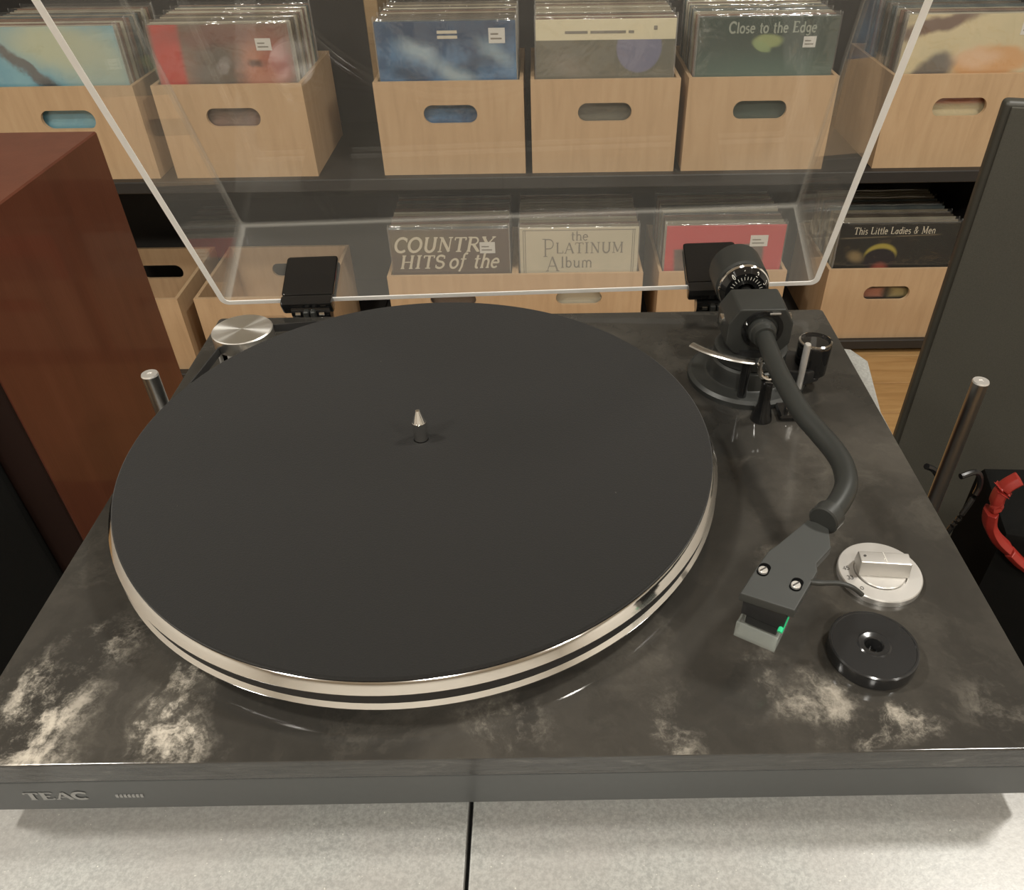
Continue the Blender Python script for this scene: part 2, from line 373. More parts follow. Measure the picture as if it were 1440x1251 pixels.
# ------------------------------------------------------------------ stroke lettering (serif capitals and lower case)
def arc(cx, cy, rx, ry, a0, a1, n=14):
    return [(cx + rx * math.cos(math.radians(a0 + (a1 - a0) * i / n)), cy + ry * math.sin(math.radians(a0 + (a1 - a0) * i / n))) for i in range(n + 1)]
T_, t_ = .15, .07
def sf(x, y, w=.13): return ([(x - w, y), (x + w, y)], t_)
GL = {
 'C': (.82, [(arc(.46, .5, .38, .47, 48, 312), T_), ([(.74, .70), (.74, .96)], t_)]),
 'O': (.95, [(arc(.47, .5, .38, .46, 0, 360, 24), T_)]),
 'U': (.92, [([(.2, .96), (.2, .4)] + arc(.47, .36, .27, .33, 180, 360) + [(.74, .96)], T_), sf(.2, .97), sf(.74, .97)]),
 'N': (.98, [([(.2, .03), (.2, .97)], t_), ([(.2, .97), (.78, .03)], T_), ([(.78, .03), (.78, .97)], t_), sf(.2, .03), sf(.13, .97, .08), sf(.78, .97)]),
 'T': (.82, [([(.41, .03), (.41, .95)], T_), ([(.06, .95), (.76, .95)], t_), ([(.07, .78), (.07, .97)], t_), ([(.75, .78), (.75, .97)], t_), sf(.41, .03, .17)]),
 'R': (.90, [([(.2, .03), (.2, .97)], T_), ([(.2, .95), (.45, .95)] + arc(.45, .72, .24, .23, 90, -90) + [(.2, .49)], t_ * 1.3), ([(.44, .49), (.80, .04)], T_), sf(.2, .03), sf(.16, .97), sf(.82, .03, .08)]),
 'Y': (.86, [([(.10, .96), (.42, .48)], T_), ([(.76, .96), (.42, .48)], t_), ([(.42, .48), (.42, .03)], T_), sf(.12, .97), sf(.74, .97, .12), sf(.42, .03)]),
 'H': (.98, [([(.2, .03), (.2, .97)], T_), ([(.76, .03), (.76, .97)], T_), ([(.2, .5), (.76, .5)], t_), sf(.2, .03), sf(.2, .97), sf(.76, .03), sf(.76, .97)]),
 'I': (.48, [([(.23, .03), (.23, .97)], T_), sf(.23, .03, .16), sf(.23, .97, .16)]),
 'S': (.72, [(arc(.36, .74, .24, .22, 40, 270, 12) + arc(.36, .27, .26, .24, 90, -140, 12), T_ * .9), ([(.6, .72), (.6, .95)], t_), ([(.12, .05), (.12, .28)], t_)]),
 'P': (.82, [([(.2, .03), (.2, .97)], T_), ([(.2, .95), (.45, .95)] + arc(.45, .70, .27, .25, 90, -90) + [(.2, .45)], t_ * 1.4), sf(.2, .03), sf(.14, .97)]),
 'L': (.76, [([(.2, .03), (.2, .97)], T_), ([(.2, .04), (.68, .04)], t_), ([(.68, .03), (.68, .25)], t_), sf(.2, .97)]),
 'A': (.92, [([(.12, .03), (.45, .97)], t_), ([(.45, .97), (.80, .03)], T_), ([(.25, .35), (.68, .35)], t_), sf(.12, .03, .11), sf(.80, .03, .11)]),
 'M': (1.12, [([(.2, .03), (.2, .97)], t_), ([(.2, .97), (.55, .1)], T_), ([(.55, .1), (.9, .97)], t_), ([(.9, .97), (.9, .03)], T_), sf(.2, .03), sf(.9, .03), sf(.2, .97), sf(.9, .97)]),
 'E': (.78, [([(.2, .03), (.2, .97)], T_), ([(.2, .95), (.66, .95)], t_), ([(.2, .5), (.55, .5)], t_), ([(.2, .05), (.68, .05)], t_), ([(.66, .8), (.66, .97)], t_), ([(.68, .03), (.68, .22)], t_), sf(.14, .03, .08), sf(.14, .97, .08)]),
 'o': (.60, [(arc(.29, .31, .23, .29, 0, 360, 18), T_ * .85)]),
 'f': (.46, [([(.42, .92)] + arc(.32, .80, .11, .17, 60, 180, 6) + [(.2, .1), (.1, -.22)], T_ * .8), ([(.04, .6), (.40, .6)], t_)]),
 't': (.42, [([(.2, .85), (.2, .15)] + arc(.3, .14, .1, .12, 180, 300, 6), T_ * .85), ([(.04, .6), (.4, .6)], t_)]),
 'h': (.66, [([(.16, .97), (.16, .02)], T_ * .85), (arc(.34, .38, .18, .22, 180, 0, 8) + [(.52, .02)], T_ * .8), sf(.16, .02, .1), sf(.52, .02, .1)]),
 'e': (.56, [([(.08, .34), (.48, .34)] + arc(.28, .31, .21, .29, 5, 315, 16), T_ * .75)]),
 'l': (.32, [([(.15, .97), (.15, .02)], T_ * .85), sf(.15, .02, .11)]),
 'b': (.64, [([(.14, .97), (.14, .02)], T_ * .85), (arc(.32, .31, .2, .28, 170, -170, 16), T_ * .75)]),
 'u': (.66, [([(.14, .6), (.14, .25)] + arc(.3, .22, .16, .2, 180, 340, 8), T_ * .8), ([(.5, .6), (.5, .02)], T_ * .8), sf(.1, .6, .06), sf(.54, .02, .06)]),
 'm': (1.0, [([(.14, .6), (.14, .02)], T_ * .8), (arc(.3, .4, .16, .2, 180, 0, 8) + [(.46, .02)], T_ * .8), (arc(.64, .4, .17, .2, 180, 0, 8) + [(.81, .02)], T_ * .8), sf(.14, .02, .08), sf(.46, .02, .08), sf(.81, .02, .08)]),
 'n': (.66, [([(.14, .6), (.14, .02)], T_ * .8), (arc(.32, .4, .18, .2, 180, 0, 8) + [(.5, .02)], T_ * .8), sf(.14, .02, .08), sf(.5, .02, .08)]),
 'i': (.30, [([(.14, .6), (.14, .02)], T_ * .8), ([(.14, .78), (.14, .88)], T_ * .8), sf(.14, .02, .1)]),
 's': (.48, [(arc(.24, .45, .15, .14, 40, 270, 9) + arc(.24, .16, .16, .15, 90, -140, 9), T_ * .7)]),
 'd': (.64, [([(.5, .97), (.5, .02)], T_ * .85), (arc(.30, .31, .2, .28, 10, 350, 16), T_ * .75)]),
 'a': (.58, [([(.44, .6), (.44, .02)], T_ * .8), (arc(.27, .28, .18, .26, 10, 350, 14), T_ * .7)]),
 'g': (.62, [(arc(.28, .33, .2, .26, 0, 360, 14), T_ * .7), ([(.48, .6), (.48, -.08)] + arc(.28, -.08, .2, .16, 0, -150, 8), T_ * .7)]),
 'c': (.52, [(arc(.28, .31, .21, .28, 50, 310, 14), T_ * .8)]),
 '&': (.86, [(arc(.36, .76, .15, .18, -60, 240, 12) + [(.62, .05)], T_ * .8), (arc(.33, .26, .22, .22, 110, 330, 10) + [(.72, .5)], t_ * 1.2)]),
 '4': (.62, [([(.42, .0), (.42, .97), (.06, .3), (.58, .3)], .1)]),
 '5': (.60, [([(.52, .95), (.16, .95), (.13, .55)] + arc(.29, .33, .23, .28, 110, -150, 12), .1)]),
 '3': (.58, [(arc(.26, .72, .2, .22, 150, -80, 10) + arc(.26, .28, .24, .26, 80, -150, 10), .1)]),
 '0': (.60, [(arc(.28, .48, .2, .46, 0, 360, 18), .1)]),
 '1': (.34, [([(.04, .78), (.18, .95), (.18, .02)], .1)]),
 '2': (.58, [(arc(.27, .68, .2, .26, 160, -20, 10) + [(.06, .04), (.52, .04)], .1)]),
}
def letters(bm, text, x, z, h, y=0.0, slant=0.0, sx=1.0, th=.0006, space=.12, bold=1.0, frame=None):
    """lays the strokes of text on the x,z plane facing -y; frame(u, v, d) can bend it elsewhere; returns the width"""
    fr = frame or (lambda u, v, d: (x + u, y - d, z + v))
    cur = 0.0; dep = 0
    for ch in text:
        if ch == ' ': cur += .42 * h * sx; continue
        w, strokes = GL[ch]
        for (pts, wd) in strokes:
            dep = (dep + 1) % 5
            n = len(pts); hw = wd * bold / 2; L = []; Rr = []
            for i, (px, pz) in enumerate(pts):
                a = pts[max(i - 1, 0)]; b = pts[min(i + 1, n - 1)]
                dx, dz = b[0] - a[0], b[1] - a[1]; q = math.hypot(dx, dz) or 1
                nx, nz = -dz / q * hw, dx / q * hw
                f = lambda ax, az: fr(cur + (ax + az * slant) * h * sx, az * h, th + dep * .00002)
                L.append(bm.verts.new(f(px + nx, pz + nz))); Rr.append(bm.verts.new(f(px - nx, pz - nz)))
            for i in range(n - 1): bm.faces.new((Rr[i], Rr[i + 1], L[i + 1], L[i]))
        cur += (w + space - .1) * h * sx
    return cur

# ------------------------------------------------------------------ the room
bm = B(); bx(bm, -2.6, 2.6, -2.6, 2.62, FLOOR - .06, FLOOR - .008)
floor = struct('floor', bm, 'floorwood', 'warm brown wooden plank floor')
pm = None
for i in range(38):
    y0 = -2.6 + i * .137
    bm = B(); bx(bm, -2.6, 2.6, 0, .1345, -.008, 0, .0012, 1)
    if pm is None: p = mesh_obj('plank', bm, 'floorwood'); pm = p.data
    else: bm.free(); p = bpy.data.objects.new('plank', pm); COL.objects.link(p)
    p.location = (0, y0, FLOOR); p.parent = floor
bm = B(); bx(bm, -2.6, 2.6, 2.62, 2.68, FLOOR, CEIL); struct('wall_back', bm, 'wall')
bm = B(); bx(bm, -2.66, -2.6, -2.6, 2.62, FLOOR, CEIL); struct('wall_left', bm, 'wall')
bm = B(); bx(bm, 2.6, 2.66, -2.6, 2.62, FLOOR, CEIL); struct('wall_right', bm, 'wall')
bm = B(); bx(bm, -2.6, 2.6, -2.66, -2.6, FLOOR, CEIL); struct('wall_front', bm, 'wall')
bm = B(); bx(bm, -2.66, 2.66, -2.66, 2.68, CEIL, CEIL + .05); struct('ceiling', bm, 'ceil')
for i, (x, y, e) in enumerate(LAMPS):
    t = thing('ceiling_light', 'round white downlight fitted under the shop ceiling', 'ceiling light', (x, y, CEIL), 'ceiling downlights')
    bm = B(); lathe(bm, [(.115, CEIL - .034), (.13, CEIL - .034), (.135, CEIL - .001), (.11, CEIL - .001), (.115, CEIL - .02)], (x, y, 0), 32, closed=True); part('bezel', bm, 'lamp_frame', t)

# ------------------------------------------------------------------ record shelving with crates
USH, LSH = -.409, -.887          # tops of the two shelf boards
t = thing('record_shelf', 'black shelving unit carrying two rows of wooden record crates', 'shelf', (0, 2.0, FLOOR))
for (bx0, bx1, by0, zt) in ((-1.5, 1.75, 1.765, USH), (-1.5, -.46, 1.675, LSH), (-.458, 1.75, 1.795, LSH)):
    bm = B(); bx(bm, bx0, bx1, by0, 2.22, zt - .028, zt, .002, 1); part('shelf_board', bm, 'shelf', t)
bm = B(); bx(bm, -1.5, 1.75, 2.24, 2.26, FLOOR, .35); part('back_panel', bm, 'backpanel', t)
bm = B(); bx(bm, -1.5, 1.75, 1.84, 1.86, FLOOR, LSH - .028); part('kick_board', bm, 'shelf', t)
for x in (-1.49, 1.73):
    bm = B(); bx(bm, x - .015, x + .015, 1.74, 2.24, FLOOR, .35, .002, 1); part('side_upright', bm, 'shelf', t)
bm = B(); bx(bm, -.405, -.372, 2.05, 2.235, USH, .33, .002, 1); part('upright', bm, 'post_wood', t)
bm = B(); bx(bm, 1.18, 1.205, 1.78, 2.235, LSH, .33, .002, 1); part('upright', bm, 'shelf', t)

CW, CD, CH, TH = .338, .315, .206, .009
def slot_panel(w, h, th):
    """upright ply panel with a rounded hand slot, front face at y=0"""
    bm = B(); n = 40; hw, hr, cz = .041, .0205, h * .66
    hole = []
    for i in range(n):
        a = 2 * PI * (i + .5) / n; cx = hw * (1 if math.cos(a) > 0 else -1)
        hole.append((cx + hr * math.cos(a), cz + hr * math.sin(a)))
    outer = []
    for (px, pz) in hole:
        dx, dz = px, pz - cz
        k = min((w / 2) / abs(dx) if dx else 9e9, (((h - cz) if dz > 0 else cz) / abs(dz)) if dz else 9e9)
        outer.append([dx * k, cz + dz * k])
    for cx, cz_ in ((-w / 2, 0), (w / 2, 0), (w / 2, h), (-w / 2, h)):
        j = min(range(n), key=lambda i: (outer[i][0] - cx) ** 2 + (outer[i][1] - cz_) ** 2); outer[j] = [cx, cz_]
    vs = {}
    for y in (0, th):
        vs[y] = ([bm.verts.new((p[0], y, p[1])) for p in outer], [bm.verts.new((p[0], y, p[1])) for p in hole])
    for i in range(n):
        j = (i + 1) % n
        bm.faces.new((vs[0][0][i], vs[0][0][j], vs[0][1][j], vs[0][1][i])); bm.faces.new((vs[th][0][i], vs[th][1][i], vs[th][1][j], vs[th][0][j]))
        bm.faces.new((vs[0][0][i], vs[th][0][i], vs[th][0][j], vs[0][0][j])); bm.faces.new((vs[0][1][i], vs[0][1][j], vs[th][1][j], vs[th][1][i]))
    bmesh.ops.recalc_face_normals(bm, faces=bm.faces[:])
    return bm
def crate_meshes():
    out = {}
    o = mesh_obj('front_panel', slot_panel(CW, CH, TH), 'crate'); out['front_panel'] = [(o.data, (0, 0, 0))]; bpy.data.objects.remove(o)
    out['back_panel'] = [(out['front_panel'][0][0], (0, CD - TH, 0))]
    bm = B(); bx(bm, -TH / 2, TH / 2, TH, CD - TH, 0, CH, .0008, 1); o = mesh_obj('side_panel', bm, 'crate'); d = o.data; bpy.data.objects.remove(o)
    out['side_panel'] = [(d, (-CW / 2 + TH / 2, 0, 0)), (d, (CW / 2 - TH / 2, 0, 0))]
    bm = B(); bx(bm, -CW / 2 + TH, CW / 2 - TH, TH, CD - TH, .001, .008); o = mesh_obj('bottom_panel', bm, 'crate'); out['bottom_panel'] = [(o.data, (0, 0, 0))]; bpy.data.objects.remove(o)
    return out
CM = crate_meshes()
def crate(x, y, z, rz, label, group):
    t = thing('record_crate', label, 'crate', (x, y, z), group); t.rotation_euler[2] = rz
    for nm, lst in CM.items():
        for d, loc in lst:
            o = bpy.data.objects.new(nm, d); COL.objects.link(o); o.parent = t; o.location = loc
    return t

SW, SHt = .309, .312
def sleeve_mesh(mat, th=.004):
    bm = B(); bx(bm, -SW / 2, SW / 2, 0, th, 0, SHt, .0006, 1); o = mesh_obj('cover', bm, mat, False); d = o.data; bpy.data.objects.remove(o); return d
def film_mesh():
    """loose clear bag: rolled borders, wrinkled front, folded-over top, paler side strips painting the edge highlights"""
    bm = B(); w = SW / 2 + .0032; h = SHt + .008; rr = .010
    xs = [-w + d for d in (0, .0012, .003, .006, .010)] + [-w + .010 + (2 * w - .020) * i / 16 for i in range(1, 16)] + [w - d for d in (.010, .006, .003, .0012, 0)]
    zs = [h * .62 * i / 8 for i in range(9)] + [h * .62 + (h * .38 - .012) * i / 9 for i in range(1, 10)] + [h - d for d in (.009, .006, .003, .0012, 0)]
    ph = [random.uniform(0, 6) for _ in range(4)]
    def yy(x, z):
        d = min(w - abs(x), h - z); e = max(0.0, 1 - d / rr)
        k = math.sqrt(max(0, 1 - e * e))
        wr = .0010 * math.sin(60 * x + 40 * z + ph[0]) * math.sin(75 * z - 22 * x + ph[1]) + .0008 * math.sin(130 * x * z * 5 + ph[2])
        return -.0020 - (.0035 + wr + random.uniform(-.0005, .0005)) * k + .004 * (1 - k)
    g = [[bm.verts.new((x, yy(x, z), z)) for z in zs] for x in xs]
    for i in range(len(xs) - 1):
        for j in range(len(zs) - 1):
            f = bm.faces.new((g[i][j], g[i + 1][j], g[i + 1][j + 1], g[i][j + 1])); f.material_index = 1 if (i < 2 or i > len(xs) - 4) else 0
    back = [bm.verts.new((x, .007, h - .002)) for x in xs]
    for i in range(len(xs) - 1): bm.faces.new((g[i][-1], g[i + 1][-1], back[i + 1], back[i]))
    o = mesh_obj('plastic_sleeve', bm, ['film', 'film_edge_shine']); d = o.data; bpy.data.objects.remove(o); return d
FILM = [film_mesh(), film_mesh(), film_mesh()]

c_ = srgb
COV = {}
COV['sky'] = layered('cover_sky', c_(104, 158, 178), [('e', .03, .27, .13, .05, .2, .6, c_(196, 196, 160), .85), ('e', .10, .20, .07, .06, 0, .7, c_(176, 190, 172), .7), ('e', -.07, .235, .075, .012, .75, .4, c_(96, 84, 78), .85), ('e', -.02, .18, .03, .02, .6, .6, c_(70, 66, 66), .8), ('e', .05, .16, .04, .02, .3, .7, c_(80, 130, 160), .6)], c_(130, 180, 190), warp=.05)
COV['portrait'] = layered('cover_portrait', c_(110, 96, 84), [('r', -.125, .16, .030, .2, .06, .25, c_(196, 72, 64), .95), ('e', .08, .22, .05, .06, .2, .6, c_(196, 130, 104), .8), ('e', .12, .24, .03, .04, 0, .7, c_(150, 60, 55), .7), ('e', .07, .235, .02, .01, .2, .6, c_(60, 40, 36), .8), ('e', -.02, .22, .05, .07, 0, .5, c_(92, 88, 80), .8), ('e', .0, .29, .12, .02, 0, .8, c_(120, 70, 62), .6)], c_(140, 110, 96), warp=.05)
COV['blue'] = layered('cover_blue', c_(92, 132, 168), [('e', 0, .305, .19, .045, 0, .5, c_(48, 66, 92), .8), ('e', -.06, .25, .04, .02, .4, .8, c_(196, 212, 214), .6), ('e', .06, .225, .05, .02, -.4, .8, c_(44, 62, 84), .7), ('e', -.09, .21, .04, .015, .4, .8, c_(40, 56, 76), .7), ('e', .02, .2, .05, .018, .5, .8, c_(190, 208, 210), .6), ('e', .11, .25, .04, .015, .5, .8, c_(178, 200, 205), .5)], c_(58, 84, 116), nscale=22, warp=.04)
COV['grey'] = layered('cover_grey', c_(118, 114, 100), [('e', .075, .255, .05, .05, 0, .06, c_(124, 124, 146), .95), ('r', 0, .292, .2, .0205, 0, .03, c_(222, 212, 180), 1), ('e', -.08, .22, .04, .02, .3, .9, c_(150, 140, 126), .5)], c_(106, 104, 92))
COV['green'] = layered('cover_green', c_(62, 76, 68), [('e', 0, .18, .2, .05, 0, .8, c_(98, 120, 108), .8), ('e', .0, .264, .032, .014, 0, .25, c_(160, 170, 116), .9), ('e', -.012, .254, .022, .009, .4, .25, c_(150, 166, 118), .9)], c_(72, 82, 74), warp=.012)
COV['cream'] = layered('cover_cream', c_(212, 196, 158), [('e', -.09, .292, .10, .016, -.25, .4, c_(104, 80, 74), .9), ('e', .05, .215, .085, .036, -.1, .2, c_(206, 156, 104), .9), ('e', -.075, .20, .05, .028, -.45, .3, c_(92, 88, 86), .9), ('e', .02, .225, .05, .02, 0, .6, c_(220, 190, 160), .7), ('r', -.03, .16, .16, .03, 0, .2, c_(170, 66, 52), .8)], c_(198, 186, 150), warp=.03)
COV['brown'] = layered('cover_brown', c_(92, 78, 66), [('e', -.08, .28, .08, .03, 0, .8, c_(128, 118, 90), .6)], c_(100, 84, 74))
COV['plat'] = layered('cover_silver', c_(206, 196, 172), [], c_(196, 188, 164))
COV['pink'] = layered('cover_pink', c_(196, 62, 66), [('r', -.011, .195, .117, .062, -.07, .05, c_(92, 84, 76), .95), ('e', -.06, .21, .035, .03, 0, .8, c_(150, 132, 120), .6), ('e', .05, .2, .02, .03, 0, .8, c_(140, 128, 118), .5)], c_(190, 66, 68), warp=.01)
COV['dark'] = layered('cover_dark', c_(30, 28, 24), [('e', -.035, .225, .042, .032, 0, .12, c_(176, 160, 70), .9), ('e', -.035, .214, .044, .03, 0, .12, c_(26, 20, 26), 1), ('e', -.10, .222, .02, .013, .4, .7, c_(150, 128, 88), .8), ('e', -.03, .18, .022, .022, 0, .5, c_(170, 84, 66), .9), ('r', -.085, .274, .06, .0018, -.03, .3, c_(110, 98, 78), .8), ('r', .05, .278, .055, .0018, -.03, .3, c_(110, 98, 78), .8), ('r', -.035, .12, .03, .012, 0, .4, c_(190, 120, 96), .9), ('r', .05, .12, .03, .012, 0, .5, c_(190, 170, 110), .8)], c_(34, 34, 28))
REAR = [sleeve_mesh(layered('cover_plain_%d' % i, c_(*a), [], c_(*b), nscale=14)) for i, (a, b) in enumerate([((150, 140, 118), (170, 160, 138)), ((92, 84, 74), (120, 110, 96)), ((176, 170, 150), (196, 188, 166)), ((118, 92, 80), (140, 112, 92)), ((84, 92, 92), (112, 118, 112))])]

def sleeve(x, y, z, lean, d, label, group=None, film=None, rz=0.0):
    t = thing('record_sleeve', label, 'record', (x, y, z), group); t.rotation_euler = (-lean, 0, rz)
    o = bpy.data.objects.new('cover', d); COL.objects.link(o); o.parent = t
    if film is not None:
        f = bpy.data.objects.new('plastic_sleeve', FILM[film]); COL.objects.link(f); f.parent = t
    return t
def on_sleeve(t, name, bm, m, sub=True):
    o = mesh_obj(name, bm, m, False); o.parent = t; return o
def sticker(t, x, z, w=.034, h=.024, m='sticker'):
    bm = B(); bx(bm, x - w / 2, x + w / 2, -.0008, -.0001, z - h / 2, z + h / 2); s = on_sleeve(t, 'price_sticker', bm, m)
    bm = B()
    for k in range(2): bx(bm, x - w * .38, x + w * (.1 + .2 * k), -.0011, -.0008, z + h * (.05 - .3 * k), z + h * (.16 - .3 * k))
    s2 = mesh_obj('sticker_print', bm, 'grey_print', False); s2.parent = s

UX = [-1.066, -.688, -.191, .163, .519, .978]       # crate centres, upper row
LX = [-1.08, -.701, -.227, .111, .491, .940]        # lower row
Uin = ['sky', 'portrait', 'blue', 'grey', 'green', 'cream']
Ulab = ['a cloudy blue sky cover', 'a reddish portrait cover', 'a mottled blue cover', 'a grey cover with cream band', 'a dark green cover', 'a cream and orange cover']
Lin = [None, None, 'brown', 'plat', 'pink', 'dark']
Llab = ['', '', 'the brown country hits cover', 'the pale platinum album cover', 'a pinkish red cover', 'a black cover with yellow arc']
fi = 0
SL = {}
for row, (XS, ins, labs, zt, yf) in enumerate(((UX, Uin, Ulab, USH, 1.79), (LX, Lin, Llab, LSH, 1.81))):
    for i, x in enumerate(XS):
        y = yf if ins[i] else 1.70
        if ins[i]: lab = 'plywood crate on the %s shelf fronted by %s' % ('upper' if row == 0 else 'lower', labs[i])
        else: lab = ['empty plywood crate on the lower shelf beside the red-brown speaker', 'empty plywood crate behind the clear lid, next to another empty crate'][i]
        crate(x, y, zt, 0, lab, 'record crates')
        if not ins[i]: continue
        z0 = zt + .009; ln = .03
        d = sleeve_mesh(COV[ins[i]])
        s = sleeve(x + random.uniform(-.0015, .0015), y + TH + .009, z0, ln, d, 'record sleeve with %s at the front of its %s crate' % (labs[i].replace('the ', ''), 'upper' if row == 0 else 'lower'), None, fi % 3); fi += 1
        SL[ins[i]] = s
        n = 13
        for k in range(n):
            yy = y + TH + .024 + k * (CD - .085) / n + random.uniform(-.002, .002)
            ci = random.randrange(5)
            sleeve(x + random.uniform(-.0015, .0015), yy, z0, ln + random.uniform(-.008, .012), REAR[ci], ['beige', 'dark grey-brown', 'pale cream', 'reddish brown', 'slate grey'][ci] + ' record sleeve behind %s, %s crate' % (labs[i].replace('the ', ''), 'upper' if row == 0 else 'lower'), 'records behind %s' % labs[i].replace('the ', ''), 2 if k % 3 == 0 else None)
# print and stickers
t = SL['portrait']; sticker(t, .095, .272)
t = SL['blue']; sticker(t, .113, .283, .036, .03)
bm = B()
for k in range(2): bx(bm, -.018 + .0, .026, -.0006, -.0001, .288 - k * .010, .294 - k * .010)
on_sleeve(t, 'title_print', bm, 'cream_print')
t = SL['grey']; bm = B(); xx = -.09
for w_ in (.05, .078, .012):
    bx(bm, xx, xx + w_, -.0006, -.0001, .284, .2895); xx += w_ + .006
bx(bm, .105, .113, -.0006, -.0001, .290, .298); on_sleeve(t, 'title_print', bm, 'grey_print')
t = SL['green']; bm = B(); w_ = letters(bm, 'Close to the Edge', -.088, .281, .022, sx=.92, bold=1.3); on_sleeve(t, 'title_print', bm, 'pale_print'); sticker(t, .094, .262, .028, .022)
t = SL['cream']; sticker(t, .12, .285, .04, .03)
t = SL['brown']; bm = B(); letters(bm, 'COUNTRY', -.148, .252, .040, slant=.25, sx=1.02, bold=1.15); letters(bm, 'HITS', -.138, .207, .037, slant=.25, sx=1.05, bold=1.15); letters(bm, 'of the', -.008, .207, .042, slant=.3, sx=.98, bold=1.1)
on_sleeve(t, 'title_print', bm, 'cream_print'); sticker(t, .098, .262, .04, .03)
t = SL['plat']; bm = B(); letters(bm, 'the', -.022, .278, .026, sx=1.05, bold=.9); letters(bm, 'P', -.096, .234, .050, sx=.8, bold=.6); letters(bm, 'LATINUM', -.062, .243, .030, sx=.98, bold=.9); letters(bm, 'A', -.088, .194, .042, sx=.95, bold=.75); letters(bm, 'lbum', -.048, .204, .032, sx=1.0, bold=.9)
on_sleeve(t, 'title_print', bm, 'grey_print')
bm = B()
for x in (-.146, -.141, .138, .143): bx(bm, x, x + .0016, -.0006, -.0001, .02, .306)
for z in (.305,): bx(bm, -.146, .146, -.0006, -.0001, z, z + .0016)
on_sleeve(t, 'printed_border', bm, 'grey_print')
t = SL['pink']; sticker(t, .088, .27, .046, .03)
t = SL['dark']; bm = B(); letters(bm, 'This Little Ladies & Men', -.118, .283, .019, sx=.82, bold=1.0); on_sleeve(t, 'title_print', bm, 'cream_print')

# ------------------------------------------------------------------ loudspeakers
t = thing('tower_speaker', 'red-brown cherry veneer tower speaker with black front standing on the floor', 'speaker', (-.562, .576, DARKZ))
x1, x0, y0, y1, zt = -.452, -.672, .426, .726, .013
bm = B(); bx(bm, x0, x1, y0, y1, DARKZ, zt, .0015, 1); part('cabinet', bm, 'redwood', t)
bm = B(); bx(bm, x0, x1, y0 - .004, y0, DARKZ, zt, .0008, 1); part('baffle', bm, 'baffle', t)
bm = B(); bx(bm, x0 + .03, x1 - .034, y0 - .014, y0 - .004, DARKZ + .05, zt - .02, .004, 2); part('grille', bm, 'grille', t)
bm = B(); bx(bm, x0 - .01, x1 + .002, y0 - .01, y1 + .01, DARKZ, DARKZ + .025, .002, 1); part('foot_plinth', bm, 'black', t)

t = thing('panel_speaker', 'tall thin dark olive-black panel speaker with a framed edge', 'speaker', (.546, .80, DARKZ))
ang = -math.radians(14)
bm = B(); w_ = .48
bx(bm, 0, w_, 0, .021, DARKZ + .0, .010, .006, 3)
bmesh.ops.rotate(bm, verts=bm.verts[:], cent=(0, 0, 0), matrix=Matrix.Rotation(ang, 3, 'Z')); bmesh.ops.translate(bm, verts=bm.verts[:], vec=(.541, .80, 0)); part('frame', bm, 'paneledge', t)
bm = B(); bx(bm, .0075, w_ - .0075, -.004, .0, DARKZ + .02, .0045, .0015, 2)
bmesh.ops.rotate(bm, verts=bm.verts[:], cent=(0, 0, 0), matrix=Matrix.Rotation(ang, 3, 'Z')); bmesh.ops.translate(bm, verts=bm.verts[:], vec=(.541, .80, 0)); part('cloth_panel', bm, 'panelspk', t)
bm = B(); bx(bm, .03, w_ - .03, -.08, .10, DARKZ, DARKZ + .02, .003, 2)
bmesh.ops.rotate(bm, verts=bm.verts[:], cent=(0, 0, 0), matrix=Matrix.Rotation(ang, 3, 'Z')); bmesh.ops.translate(bm, verts=bm.verts[:], vec=(.541, .80, 0)); part('foot', bm, 'black', t)

# ------------------------------------------------------------------ rack
ST = -.0456
t = thing('equipment_rack', 'rack with grey stone tile top and chrome posts under the turntable', 'rack', (.028, .15, DARKZ))
SEAM = -.0175
bm = B(); prism(bm, [(-.244, -.085), (SEAM - .0008, -.085), (SEAM - .0008, .36), (-.244, .36)], ST - .012, ST, .0012); part('stone_tile', bm, 'tile', t)
bm = B(); prism(bm, [(SEAM + .0008, -.085), (.236, -.085), (.2430, .28), (.2545, .345), (.247, .362), (.23, .366), (SEAM + .0008, .366)], ST - .012, ST, .0012); part('stone_tile', bm, 'tile', t)
bm = B(); bx(bm, -.235, .225, -.075, .34, ST - .034, ST - .013, .002, 1); part('shelf_frame', bm, 'black', t)
bm = B(); bx(bm, -.235, .232, -.075, .34, -.60, -.575, .002, 1); part('lower_shelf', bm, 'black', t)
for (x, y) in ((-.2363, .276), (.2999, .276), (-.2363, -.055), (.2999, -.055)):
    zt = -.0037 if x < 0 else -.0187
    bm = B(); lathe(bm, [(.0052, DARKZ), (.0052, zt - .0014)], (x, y, 0), 24); p = part('post', bm, 'post', t)
    bm = B(); lathe(bm, [(.0052, zt - .0014), (.0054, zt - .001), (.0050, zt), (.0016, zt), (.0014, zt - .0004)], (x, y, 0), 24); part('post_cap', bm, 'screwhead', t)
    for zs in (-.16, -.597):
        bm = B(); xe = -.225 if x < 0 else .22
        bx(bm, xe - .012, xe + .012, y - .012, y + .012, min(zs, zs), zs + (.12 if zs > -.2 else .03))
        bx(bm, min(x, xe), max(x, xe), y - .012, y + .012, zs, zs + .012); part('bracket', bm, 'black', t)
        bm = B(); lathe(bm, [(.011, zs - .002), (.011, zs + .014)], (x, y, 0), 20); part('post_collar', bm, 'black', t)

bm = B(); prism(bm, rrect0(-1.9, 2.1, -1.4, 1.28, .02), FLOOR, FLOOR + .006, .001); o = mesh_obj('dark_floor_sheet', bm, 'floor_dark'); tag(o, 'added black sheet standing in for the dark floor under the rack', 'mat')  # black sheet added to keep the unseen floor dark
